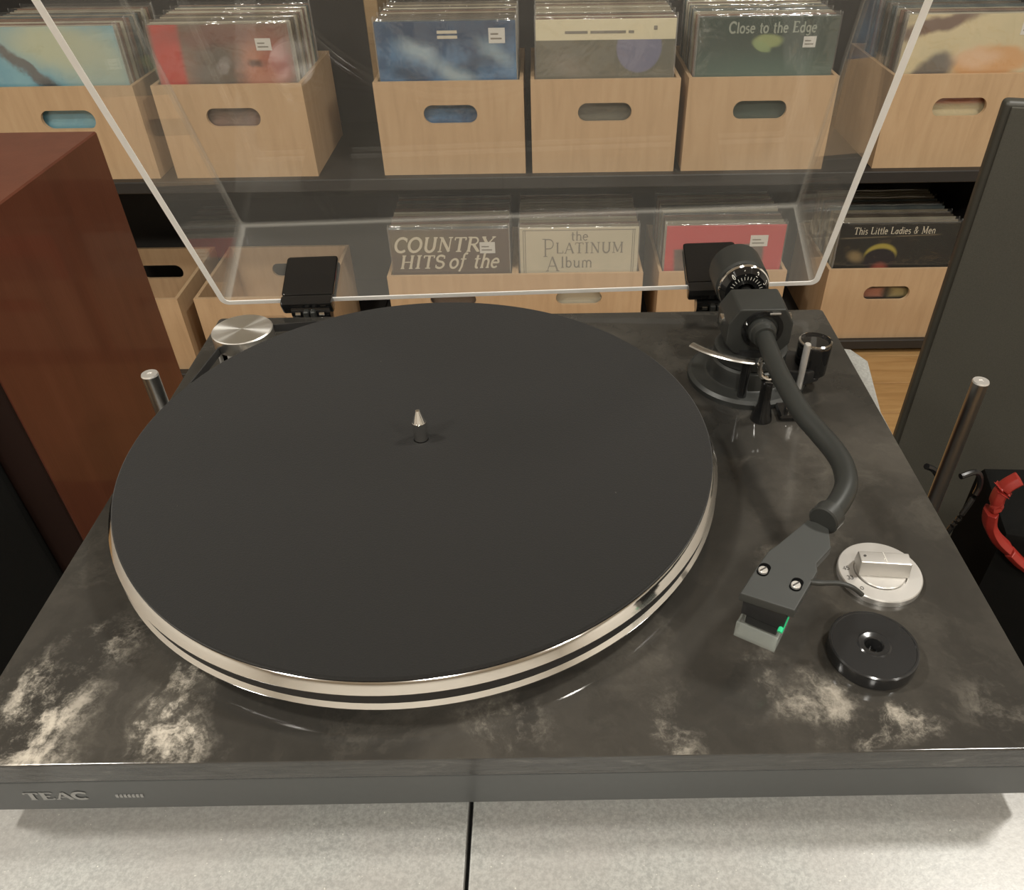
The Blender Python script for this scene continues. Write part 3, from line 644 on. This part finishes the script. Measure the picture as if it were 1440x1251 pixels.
# red-edged case and cables at the right
t = thing('equipment_case', 'black case with red rubber corner guards lying beside the panel speaker', 'case', (.50, .33, DARKZ))
bm = B(); prism(bm, [(.424, .352), (.62, .30), (.62, .44), (.445, .45)], DARKZ, -.232, .012); part('case_body', bm, 'grille', t)
for pts, w_ in (([(.414, .352, -.168), (.406, .353, -.178), (.403, .352, -.190), (.405, .350, -.200)], 1.25), ([(.401, .350, -.2025), (.405, .350, -.218), (.416, .349, -.234), (.429, .348, -.246)], 1.45), ([(.431, .347, -.2485), (.446, .345, -.262), (.462, .344, -.272), (.482, .343, -.278)], 1.3)):
    cp_ = catmull(pts, 6); nn = len(cp_) - 1
    bm = B(); tube(bm, cp_, [.0070] * (nn + 1), 6, (w_, .8)); bmesh.ops.bevel(bm, geom=bm.edges[:], offset=.0012, segments=2, affect='EDGES', profile=.5); part('corner_guard', bm, 'red', t)
for pts, lab in (([(.318, .33, -.135), (.330, .335, -.145), (.340, .335, -.165), (.336, .33, -.21), (.335, .33, -.4), (.335, .34, -.8), (.335, .36, FLOOR + .012), (.335, .52, FLOOR + .009)], 'black cable curving down beside the right chrome rack post'),
                 ([(.362, .35, -.163), (.378, .355, -.163), (.385, .355, -.18), (.376, .35, -.21), (.370, .35, -.232), (.365, .35, -.28), (.368, .36, -.7), (.37, .38, FLOOR + .012), (.37, .52, FLOOR + .009)], 'looped black cable hanging in front of the red corner guards')):
    bm = B(); tube(bm, catmull(pts, 8), .0026, 8); o = mesh_obj('cable', bm, 'cable'); tag(o, lab, 'cable', 'black cables beside the rack')

# ------------------------------------------------------------------ turntable
TT = thing('turntable', 'black marble record turntable with open clear lid and S-shaped arm', 'turntable', (0, .17, ST))
def rrect(x0, x1, y0, y1, r, n=5):
    out = []
    for (cx, cy, a) in ((x1 - r, y1 - r, 0), (x0 + r, y1 - r, 90), (x0 + r, y0 + r, 180), (x1 - r, y0 + r, 270)):
        out += [(cx + r * math.cos(math.radians(a + 90 * i / n)), cy + r * math.sin(math.radians(a + 90 * i / n))) for i in range(n + 1)]
    return out
bm = B(); prism(bm, rrect(-.21, .21, 0, .3405, .003), -.0122, 0, .0009)
slab = part('marble_top', bm, ['marble', 'slab_edge'], TT); slab['label'] = 'polished black marble slab with pale veining'
slab.data.materials.clear(); slab.data.materials.append(M['marble']); slab.data.materials.append(M['slab_edge'])
for f in slab.data.polygons:
    if abs(f.normal.z) < .5: f.material_index = 1
bm = B(); prism(bm, rrect(-.2095, .2095, .0008, .339, .002), -.0336, -.0134, .0006); base = part('base', bm, 'base_metal', TT); base['label'] = 'grey metal base with brand lettering'
bm = B(); prism(bm, rrect(-.2075, .2075, .003, .337, .002), -.0136, -.0120); part('shadow_gap', bm, 'black', TT)
for (x, y) in ((-.17, .04), (.17, .04), (-.17, .30), (.17, .30)):
    bm = B(); lathe(bm, [(.016, ST), (.019, ST + .002), (.019, -.0336)], (x, y, 0), 28); part('foot', bm, 'black', TT)
bm = B(); letters(bm, 'TEAC', -.190, -.0256, .0052, .0008, sx=1.42, th=.0002, bold=1.6, space=.1); part('brand_lettering', bm, 'logo', base)
bm = B(); x = -.1545
for i in range(7): bx(bm, x, x + .0011, .0004, .0008, -.0247, -.0229); x += .0016
part('model_lettering', bm, 'logo', base)

PX, PY = -.0478, .1656
bm = B(); lathe(bm, [(.10, .0), (.10, .0082)], (PX, PY, 0), 64); part('subplatter', bm, 'black', TT)
bm = B(); lathe(bm, [(.05, .0080), (.1465, .0080), (.1490, .0082), (.1502, .0088), (.1503, .0094), (.1489, .0114), (.1481, .0116), (.1481, .0172), (.1500, .0175), (.1501, .0179), (.1484, .0206), (.1474, .0217), (.1470, .0220), (.05, .0220)], (PX, PY, 0), 160)
plat = part('platter', bm, 'platter', TT); plat['label'] = 'polished metal platter with bright double rim'
bm = B(); lathe(bm, [(.0036, .0215), (.0036, .0350), (.0034, .0352), (.0011, .0418), (.0, .0423)], (PX, PY, 0), 24, cap=False); part('spindle', bm, 'chrome', TT)
KX, KY = -.1743, .2875
# belt loop round platter and motor pulley
dx, dy = KX - PX, KY - PY; dd = math.hypot(dx, dy); th0 = math.atan2(dy, dx); R1, R2 = .1482, .009; be = math.acos((R1 - R2) / dd)
loop = []
for i in range(121):
    a = th0 + be + (2 * PI - 2 * be) * i / 120; loop.append((PX + R1 * math.cos(a), PY + R1 * math.sin(a)))
for i in range(17):
    a = th0 - be + 2 * be * i / 16; loop.append((KX + R2 * math.cos(a), KY + R2 * math.sin(a)))
bm = B(); n = len(loop); vv = [[], [], [], []]
for i, (x, y) in enumerate(loop):
    p, q = loop[i - 1], loop[(i + 1) % n]; tx, ty = q[0] - p[0], q[1] - p[1]; L = math.hypot(tx, ty); nx, ny = ty / L, -tx / L
    for k, (o_, z) in enumerate(((0, .0119), (.0008, .0119), (.0008, .0169), (0, .0169))): vv[k].append(bm.verts.new((x + nx * o_, y + ny * o_, z)))
for i in range(n):
    j = (i + 1) % n
    for k in range(4): bm.faces.new((vv[k][i], vv[k][j], vv[(k + 1) % 4][j], vv[(k + 1) % 4][i]))
bmesh.ops.recalc_face_normals(bm, faces=bm.faces[:]); part('drive_belt', bm, 'belt', TT)

# motor pulley cover: hollow turned cap with a gap for the belt
bm = B(); lathe(bm, [(.0186, .0120), (.0188, .0122), (.0188, .0204), (.0182, .0210), (.0, .0210)], (0, 0, 0), 64, cap=False)
lathe(bm, [(.0, .0122), (.0186, .0120)], (0, 0, 0), 64, cap=False)
cap = mesh_obj('pulley_cap', bm, 'turned'); cap.parent = TT; cap.location = (KX, KY - .17, -ST)
bm = B(); seg = 44; gap0, gap1 = -138, -112
rg = [[], [], [], []]
for i in range(seg + 1):
    a = math.radians(gap1 + (360 - (gap1 - gap0)) * i / seg)
    for k, (r, z) in enumerate(((.0165, 0), (.0185, 0), (.0182, .0121), (.0165, .0121))): rg[k].append(bm.verts.new((KX + r * math.cos(a), KY + r * math.sin(a), z)))
for i in range(seg):
    for k in range(4): bm.faces.new((rg[k][i], rg[k][i + 1], rg[(k + 1) % 4][i + 1], rg[(k + 1) % 4][i]))
for i in (0, seg): bm.faces.new([rg[k][i] for k in range(4)])
bmesh.ops.recalc_face_normals(bm, faces=bm.faces[:]); part('pulley_housing', bm, 'screwhead', TT)
bm = B(); lathe(bm, [(.009, .0), (.009, .0119)], (KX, KY, 0), 24); part('motor_pulley', bm, 'black', TT)

# selector dial
DX, DY = .1668, .0885
bm = B(); lathe(bm, [(.0186, .0), (.0186, .0028), (.0182, .0033), (.0118, .0033), (.0116, .0022), (.0, .0022)], (DX, DY, 0), 72, cap=False); dial = part('speed_dial', bm, 'alu', TT); dial['label'] = 'silver speed selector dial'
bm = B(); lathe(bm, [(.0112, .0022), (.0112, .0036), (.0109, .0039), (.0, .0039)], (DX, DY, 0), 60, cap=False); part('knob_disc', bm, 'alu', dial)
kd = math.radians(-6)
bm = B(); t2 = bmesh.new()
prof = [(-.0052, .0), (-.0036, .0072), (.0036, .0072), (.0052, .0)]
A = [t2.verts.new((-.0112, y, z)) for y, z in prof]; A2 = [t2.verts.new((.0112, y, z)) for y, z in prof]
for i in range(4): t2.faces.new((A[i], A[(i + 1) % 4], A2[(i + 1) % 4], A2[i]))
t2.faces.new(A); t2.faces.new(A2); bmesh.ops.recalc_face_normals(t2, faces=t2.faces[:]); bmesh.ops.bevel(t2, geom=t2.edges[:], offset=.0006, segments=2, affect='EDGES', profile=.5)
bmesh.ops.rotate(t2, verts=t2.verts[:], cent=(0, 0, 0), matrix=Matrix.Rotation(kd, 3, 'Z')); bmesh.ops.translate(t2, verts=t2.verts[:], vec=(DX + .0006, DY + .0008, .0038))
merge(bm, t2); part('knob_grip', bm, 'alu', dial)
bm = B(); lathe(bm, [(.0006, .0108), (.0006, .0113)], (DX - .008, DY + .0022, 0), 12); part('pointer_dot', bm, 'dark_print', dial)
bm = B(); lathe(bm, [(.0003, .01095), (.0003, .0112)], (DX, DY, 0), 8); bx(bm, DX + .0005, DX + .0008, DY - .0024, DY + .0042, .0109, .01115); part('knob_line', bm, 'white_print', dial)
bm = B()
for txt, ang_, in (('45', 172), ('33', 194)):
    a = math.radians(ang_); cx, cy = DX + .0152 * math.cos(a), DY + .0152 * math.sin(a)
    letters(bm, txt, 0, 0, .0024, frame=lambda u, v, d, cx=cx, cy=cy: (cx - .0014 + u, cy - .0012 + v, .0033 + d), th=.0001, bold=1.4)
a = math.radians(222); cx, cy = DX + .0152 * math.cos(a), DY + .0152 * math.sin(a)
letters(bm, 'o', 0, 0, .0030, frame=lambda u, v, d: (cx - .001 + u, cy - .001 + v, .0033 + d), th=.0001, bold=.8)
part('speed_marks', bm, 'dark_print', dial)

# hinges and lid
HY, HZ, LA, LT = .3525, .0085, math.radians(66), math.radians(-1.7)
LW, LD, LH = .209, .335, .073
def lidmap(p):
    # closed lid: rear rim at y=0, opening towards -y ; rotate by LA about the hinge line
    x, y, z = p; c, s = math.cos(LA), math.sin(LA)
    x, y = x * math.cos(LT) - y * math.sin(LT), x * math.sin(LT) + y * math.cos(LT)      # the lid sits a touch askew
    return Vector((x - .0025, HY + y * c + z * s, HZ - y * s + z * c))
def lid_mesh():
    bm = B(); n = 5; th = .0036
    def ring(inset, z, r): return [bm.verts.new((x, y, z)) for x, y in rrect(-LW + inset, LW - inset, -LD + inset, -inset, r, n)]
    dr = .003
    R0 = ring(0, 0, .0055); R1_ = ring(dr * .3, LH - .003, .0055); R2_ = ring(dr * .3 + .0009, LH - .0009, .005); R3_ = ring(dr * .3 + .0028, LH, .004)
    I0 = ring(th, 0, .003); I1 = ring(th + dr * .3, LH - .0052, .003); I2 = ring(th + dr * .3 + .0005, LH - .0041, .0025); I3 = ring(th + dr * .3 + .0016, LH - th, .002)
    N = len(R0)
    def br(A_, B_, mi):
        for i in range(N):
            f = bm.faces.new((A_[i], A_[(i + 1) % N], B_[(i + 1) % N], B_[i]))
            corner = (i % (n + 1)) < n
            f.material_index = 1 if (mi or corner) else 0
    br(R0, R1_, 0); br(R1_, R2_, 1); br(R2_, R3_, 1); bm.faces.new(R3_)
    br(I0, I1, 0); br(I1, I2, 1); br(I2, I3, 1); bm.faces.new(I3)
    br(R0, I0, 0)
    bmesh.ops.recalc_face_normals(bm, faces=bm.faces[:])
    for v in bm.verts: v.co = lidmap(v.co)
    return bm
lid = part('dust_cover', lid_mesh(), ['acrylic', 'acrylic_corner'], TT); lid['label'] = 'raised clear acrylic dust cover'
bm = B(); o_ = rrect(-LW - .0001, LW + .0001, -LD - .0001, .0001, .0056); i_ = rrect(-LW + .0037, LW - .0037, -LD + .0037, -.0037, .003)
N = len(o_); vs = [[bm.verts.new((x, y, z)) for x, y in L] for L, z in ((o_, -.0004), (i_, -.0004), (i_, .0002), (o_, .0002))]
for i in range(N):
    for k in range(4): bm.faces.new((vs[k][i], vs[k][(i + 1) % N], vs[(k + 1) % 4][(i + 1) % N], vs[(k + 1) % 4][i]))
bmesh.ops.recalc_face_normals(bm, faces=bm.faces[:])
for v in bm.verts: v.co = lidmap(v.co)
part('cover_rim', bm, 'acrylic_edge', lid)
for hx in (-.1472, .1364):
    w2 = .0182
    bm = B(); t2 = bmesh.new(); bx(t2, hx - w2, hx + w2, -.0062, -.0034, .001, .036, .002, 2); bx(t2, hx - w2, hx + w2, .0004, .0032, .001, .036, .002, 2); bx(t2, hx - w2, hx + w2, -.0072, .0034, -.008, .0005, .0018, 2)
    for v in t2.verts: v.co = lidmap(v.co)
    merge(bm, t2); h = part('hinge', bm, 'gloss', TT); h['label'] = 'black hinge clip gripping the lid edge'
    bm = B(); bx(bm, hx - .0125, hx + .0125, .3412, .358, -.026, -.002, .002, 2); part('hinge_block', bm, 'black', h)
    bm = B(); lathe(bm, [(.0052, hx - .0135), (.0052, hx + .0135)], (0, HY - .003, .0005), 20, 'x'); part('hinge_barrel', bm, 'gloss', h)
    bm = B(); bx(bm, hx - .0045, hx - .0006, HY - .012, HY - .004, -.006, .0035, .0008, 1); bx(bm, hx + .0004, hx + .0040, HY - .012, HY - .004, -.006, .0035, .0008, 1); part('hinge_spring', bm, 'satin', h)
    for s in (-1, 1):
        bm = B(); lathe(bm, [(.0019, hx + s * .0065), (.0019, hx + s * .0100)], (0, HY - .0092, .0004), 14, 'x'); part('hinge_pin', bm, 'chrome', h)

# tonearm base
AX, AY = .1395, .256
AZ = .0405
bm = B(); lathe(bm, [(.0355, .0), (.0355, .0030), (.0335, .0046), (.026, .0050), (.0245, .0056), (.0225, .0150), (.021, .0160), (.0, .0160)], (AX, AY, 0), 64, cap=False)
ab = part('tonearm_base', bm, 'satin', TT); ab['label'] = 'round stepped black arm base'
bm = B(); lathe(bm, [(.0205, .016), (.0215, .017), (.0215, .0225), (.0195, .0235), (.0, .0235)], (AX, AY, 0), 48, cap=False); part('height_ring', bm, 'satin', ab)
bm = B(); prism(bm, [(AX, AY - .012), (.170, .236), (.1785, .240), (.1785, .258), (AX, AY + .012)], .006, .0155, .0015); part('side_arm', bm, 'black', ab)
bm = B(); lathe(bm, [(.0088, .0085), (.0096, .0095), (.0098, .0275), (.0093, .0292), (.0084, .0298)], (.1748, .2478, 0), 40, cap=False); lathe(bm, [(.0084, .0298), (.0075, .0288), (.0, .0288)], (.1748, .2478, 0), 40, cap=False); lathe(bm, [(.0, .0085), (.0088, .0085)], (.1748, .2478, 0), 40, cap=False)
ak = part('anti_skate_knob', bm, 'gloss', ab)
bm = B(); lathe(bm, [(.0086, .0296), (.0096, .0290), (.0096, .0298), (.0086, .0303)], (.1748, .2478, 0), 40, closed=True); part('knob_ring', bm, 'chrome', ab)
bm = B(); lathe(bm, [(.0020, .002), (.0020, .033), (.0016, .0338), (.0, .034)], (.1668, .2375, 0), 20, cap=False); part('lift_lever', bm, 'screwhead', ab)
bm = B(); bx(bm, .1495, .1655, .2085, .2235, .0, .0035, .001, 1); part('lift_plate', bm, 'gloss', ab)
bm = B(); lathe(bm, [(.0024, .0035), (.0024, .0058), (.0, .0060)], (.1560, .2135, 0), 16, cap=False); part('plate_screw', bm, 'chrome', ab)
# arm-lift bow
pts = [(.1020, .2455, .0295), (.108, .2385, .0297), (.116, .2325, .0298), (.125, .228, .0297), (.1345, .2255, .0295)]
bm = B(); tube(bm, catmull(pts, 6), .0022, 10, (1.25, .6)); part('lift_bow', bm, 'steel', ab)
bm = B(); lathe(bm, [(.0028, .004), (.0028, .029), (.0, .0295)], (.131, .2285, 0), 16, cap=False); part('lift_pillar', bm, 'gloss', ab)
# arm rest with clip
bm = B(); lathe(bm, [(.0062, .0), (.0058, .003), (.0034, .012), (.0032, .024), (.0038, .026), (.0, .0262)], (.1395, .2120, 0), 24, cap=False); rest = part('arm_rest', bm, 'gloss', ab)
bm = B(); tube(bm, catmull([(.1340, .2120, .0400), (.1335, .2120, .0345), (.1352, .2120, .0295), (.1395, .2120, .0270), (.1438, .2120, .0295), (.1455, .2120, .0345)], 6), .0015, 10); part('arm_clip', bm, 'chrome', ab)

# tonearm
path = [(AX, AY - .006, AZ), (.1400, .2345, AZ), (.1396, .2130, AZ), (.1398, .1920, AZ), (.1424, .1610, AZ), (.1464, .1440, AZ), (.1497, .1300, AZ), (.1505, .1180, AZ), (.1480, .1055, AZ), (.1420, .0950, AZ - .0005), (.1345, .0860, AZ - .001)]
bm = B(); cp = catmull(path, 8); tube(bm, cp, .0050, 18)
arm = part('tonearm', bm, 'tube', TT); arm['label'] = 'black S-shaped tonearm tube'
bm = B(); tube(bm, [(AX + .0002, AY - .004, AZ), (.1399, .2380, AZ), (.1399, .2375, AZ), (.1399, .2330, AZ)], [.0078, .0078, .0068, .0064], 24); part('arm_sleeve', bm, 'satin', arm)
d = (Vector((.1282, .0795, 0)) - Vector((.1345, .0860, 0))).normalized()
e0 = Vector((.1368, .0887, AZ - .001))
bm = B(); tube(bm, [e0 - d * .0, e0 + d * .0008, e0 + d * .0065, e0 + d * .0070], [.0058, .0066, .0066, .0058], 24); part('locking_collar', bm, 'satin', arm)
HZt = .037
hs = [(.1271, .0875), (.1330, .0845), (.1345, .0815), (.1322, .0703), (.1240, .0616), (.1232, .0573), (.1092, .0372), (.0900, .0465), (.0978, .0578), (.1060, .0690), (.1115, .0735)]
hs = hs[::-1]
bm = B()
def inside_holes():
    pass
prism(bm, hs, HZt - .0045, HZt, .0007)
head = part('headshell', bm, 'shell', arm); head['label'] = 'black headshell with two slotted screws'
hd = Vector((.0187, .0300, 0)).normalized()          # along the headshell, towards the collar
sd = Vector((hd.y, -hd.x, 0))
for (x, y) in ((.1013, .0575), (.1123, .0493)):
    bm = B(); c0 = Vector((x, y, 0)) + hd * .0012
    ptsS = []
    for i in range(20):
        a = 2 * PI * i / 20; u = .0023 * math.cos(a); v = .0023 * math.sin(a) + (.0014 if math.sin(a) > 0 else -.0014)
        q = c0 + sd * u + hd * v; ptsS.append((q.x, q.y))
    prism(bm, ptsS, HZt - .001, HZt + .0003); part('screw_slot', bm, 'void', arm)
    bm = B(); lathe(bm, [(.0019, HZt - .001), (.0019, HZt + .0012), (.0016, HZt + .0016), (.0, HZt + .0016)], (x, y, 0), 20, cap=False); sc = part('screw', bm, 'screwhead', arm)
    bm = B(); a_, b_ = Vector((x, y, 0)) - (hd + sd * .5).normalized() * .0017, Vector((x, y, 0)) + (hd + sd * .5).normalized() * .0017; q_ = (hd + sd * .5).normalized().cross(Vector((0, 0, 1))) * .0003
    prism(bm, [tuple((a_ + q_)[:2]), tuple((b_ + q_)[:2]), tuple((b_ - q_)[:2]), tuple((a_ - q_)[:2])], HZt + .0015, HZt + .0018); part('screw_groove', bm, 'dark_print', arm)
bm = B(); tube(bm, catmull([(.1175, .0535, .0355), (.1225, .0518, .0362), (.1300, .0515, .0362), (.1355, .0508, .0345), (.1400, .0498, .0310)], 6), [.0012] * 8 + [.0010] * 17, 10); part('finger_lift', bm, 'satin', arm)
# cartridge: local frame centred under the front of the headshell
fc = Vector((.1000, .0422, 0))                        # middle of the headshell's front edge
def quad(u0, u1, v0, v1): return [tuple((fc + sd * u + hd * v)[:2]) for u, v in ((u0, v0), (u1, v0), (u1, v1), (u0, v1))]
bm = B(); prism(bm, quad(-.0092, .0080, .0005, .0180), .0235, HZt - .0045, .0008); part('cartridge', bm, 'black', arm)
def wedge(u0, u1, v0, v1, zt, zb, vfront):
    b_ = B(); P = []
    for u in (u0, u1):
        for (v, z) in ((v1, zb), (vfront, zb), (v0, zt - .003), (v0, zt), (v1, zt)): q = fc + sd * u + hd * v; P.append(b_.verts.new((q.x, q.y, z)))
    b_.faces.new(P[:5][::-1]); b_.faces.new(P[5:])
    for i in range(5): b_.faces.new((P[i], P[(i + 1) % 5], P[5 + (i + 1) % 5], P[5 + i]))
    bmesh.ops.recalc_face_normals(b_, faces=b_.faces[:]); return b_
bm = B()
for (u0, u1, v0, v1) in ((-.0090, .0078, -.0052, -.0044), (-.0090, -.0082, -.0044, .0110), (.0070, .0078, -.0044, .0110)): prism(bm, quad(u0, u1, v0, v1), .0165, .0234 if v1 > 0 else .0245)
prism(bm, quad(-.0082, .0070, -.0044, .0110), .0165, .0173); part('stylus_guard', bm, 'guard', arm)
bm = wedge(-.0070, .0058, .0010, .013, .0234, .0185, .0016); part('stylus_body', bm, 'black', arm)
bm = B(); a0 = fc + sd * .0074 + hd * .0055; a1 = fc + sd * .0072 + hd * (-.001)
tube(bm, [(a0.x, a0.y, .0268), (a1.x, a1.y, .0240)], .0011, 8); part('stylus_mark', bm, 'green', arm)
# gimbal housing: chamfered block with a notch where the tube enters
gx, gy, gz0, gz1 = AX, AY, .0235, .0540
pf = [(-.0195, -.008), (-.0195, .004), (-.0135, .0125), (.0135, .0125), (.0195, .004), (.0195, -.008), (.0135, -.0140), (-.0135, -.0140)]  # x,z outline facing the front
bm = B(); t2 = bmesh.new()
zc = .0395
ou = [(x, zc + z * 1.08) for x, z in pf]
Af = [t2.verts.new((gx + x * .96, gy - .0130, z)) for x, z in ou]; Ab = [t2.verts.new((gx + x, gy + .0130, z)) for x, z in ou]
n = len(ou); t2.faces.new(Af); t2.faces.new(Ab)
for i in range(n): t2.faces.new((Af[i], Af[(i + 1) % n], Ab[(i + 1) % n], Ab[i]))
bmesh.ops.recalc_face_normals(t2, faces=t2.faces[:]); bmesh.ops.bevel(t2, geom=t2.edges[:], offset=.0012, segments=2, affect='EDGES', profile=.5)
merge(bm, t2); gim = part('gimbal_housing', bm, 'satin', arm)
bm = B(); lathe(bm, [(.0118, AY - .0142), (.0118, AY - .0118), (.0092, AY - .0118), (.0092, AY - .0142)], (AX + .001, 0, AZ), 40, 'y', closed=True); part('bearing_ring', bm, 'gloss', arm)
bm = B(); lathe(bm, [(.0092, AY - .0128), (.0, AY - .0130)], (AX + .001, 0, AZ), 40, 'y', cap=False); part('bearing_recess', bm, 'black', arm)
bm = B(); bx(bm, AX + .0035, AX + .0100, AY - .0150, AY - .0118, AZ + .0095, AZ + .0110, .0004, 1); part('bearing_screw', bm, 'steel', arm)
for s in (-1, 1):
    bm = B(); lathe(bm, [(.0032, AX + s * .0180), (.0032, AX + s * .0203), (.0022, AX + s * .0208)], (0, AY, AZ), 20, 'x'); part('pivot_screw', bm, 'chrome', arm)
bm = B(); lathe(bm, [(.0165, .0225), (.0165, .0270)], (AX, AY, 0), 40); part('yoke_foot', bm, 'black', arm)
# counterweight with tracking dial
bm = B(); lathe(bm, [(.0040, AY + .010), (.0040, AY + .072)], (AX, 0, AZ + .001), 20, 'y'); part('rear_shaft', bm, 'steel', arm)
bm = B(); lathe(bm, [(.0145, AY + .0385), (.0165, AY + .0395), (.0165, AY + .064), (.0150, AY + .066), (.0, AY + .066)], (AX, 0, AZ + .001), 56, 'y', cap=False); cwt = part('counterweight', bm, 'satin', arm)
bm = B(); lathe(bm, [(.0060, AY + .0300), (.0125, AY + .0302), (.0148, AY + .0335), (.0150, AY + .0390), (.0060, AY + .0390)], (AX, 0, AZ + .001), 56, 'y', closed=True); part('tracking_dial', bm, 'gloss', arm)
bm = B(); lathe(bm, [(.0150, AY + .0345), (.0157, AY + .0350), (.0157, AY + .0362), (.0150, AY + .0368)], (AX, 0, AZ + .001), 56, 'y', closed=True); part('dial_ring', bm, 'chrome', arm)
bm = B()
for k, ch in enumerate('0123'):
    for rep in range(1):
        a = math.radians(90 + 40 - k * 34)
        def fr(u, v, d, a=a):
            s_, t__ = (u - .0008), .0131 - .0016 + v       # tangential, radial
            rr = t__; yy = AY + .0302 + max(0, (rr - .0125)) * 1.45 - d - .0001
            return (AX + rr * math.cos(a) + s_ * math.sin(a), yy, AZ + .001 + rr * math.sin(a) - s_ * math.cos(a))
        letters(bm, ch, 0, 0, .0026, frame=fr, th=.0001, bold=1.4)
for k in range(13):
    a = math.radians(20 + k * 11.5)
    q = [(AX + r * math.cos(a + w), AY + .0300 + (0 if r < .0125 else .0002) - .0001, AZ + .001 + r * math.sin(a + w)) for r, w in ((.0085, -.018), (.0085, .018), (.0105, .015), (.0105, -.015))]
    bm.faces.new([bm.verts.new(p) for p in q])
part('dial_marks', bm, 'white_print', arm)

# ------------------------------------------------------------------ things lying on the turntable
bm = B(); lathe(bm, [(.0, .0220), (.1464, .0220), (.1470, .0226), (.1470, .0238), (.1464, .0243), (.0040, .0243), (.0040, .0225)], (0, 0, -.0220), 160, cap=False)
o = mesh_obj('slipmat', bm, 'felt'); o.location = (PX, PY, .0220); tag(o, 'round black felt slipmat lying on the metal platter', 'slipmat')
bm = B(); lathe(bm, [(.0036, .0066), (.0040, .0072), (.0058, .0077), (.0062, .0077), (.0068, .0073), (.0070, .0073), (.0164, .0073), (.0166, .0076), (.0172, .0076), (.0178, .0071), (.0179, .0066), (.0179, .0012), (.0173, .0), (.0036, .0)], (0, 0, 0), 64, closed=True)
o = mesh_obj('record_adapter', bm, 'adapter'); o.location = (.1487, .0440, .0001); tag(o, 'round glossy black plastic record adapter with centre hole on the marble', 'adapter')
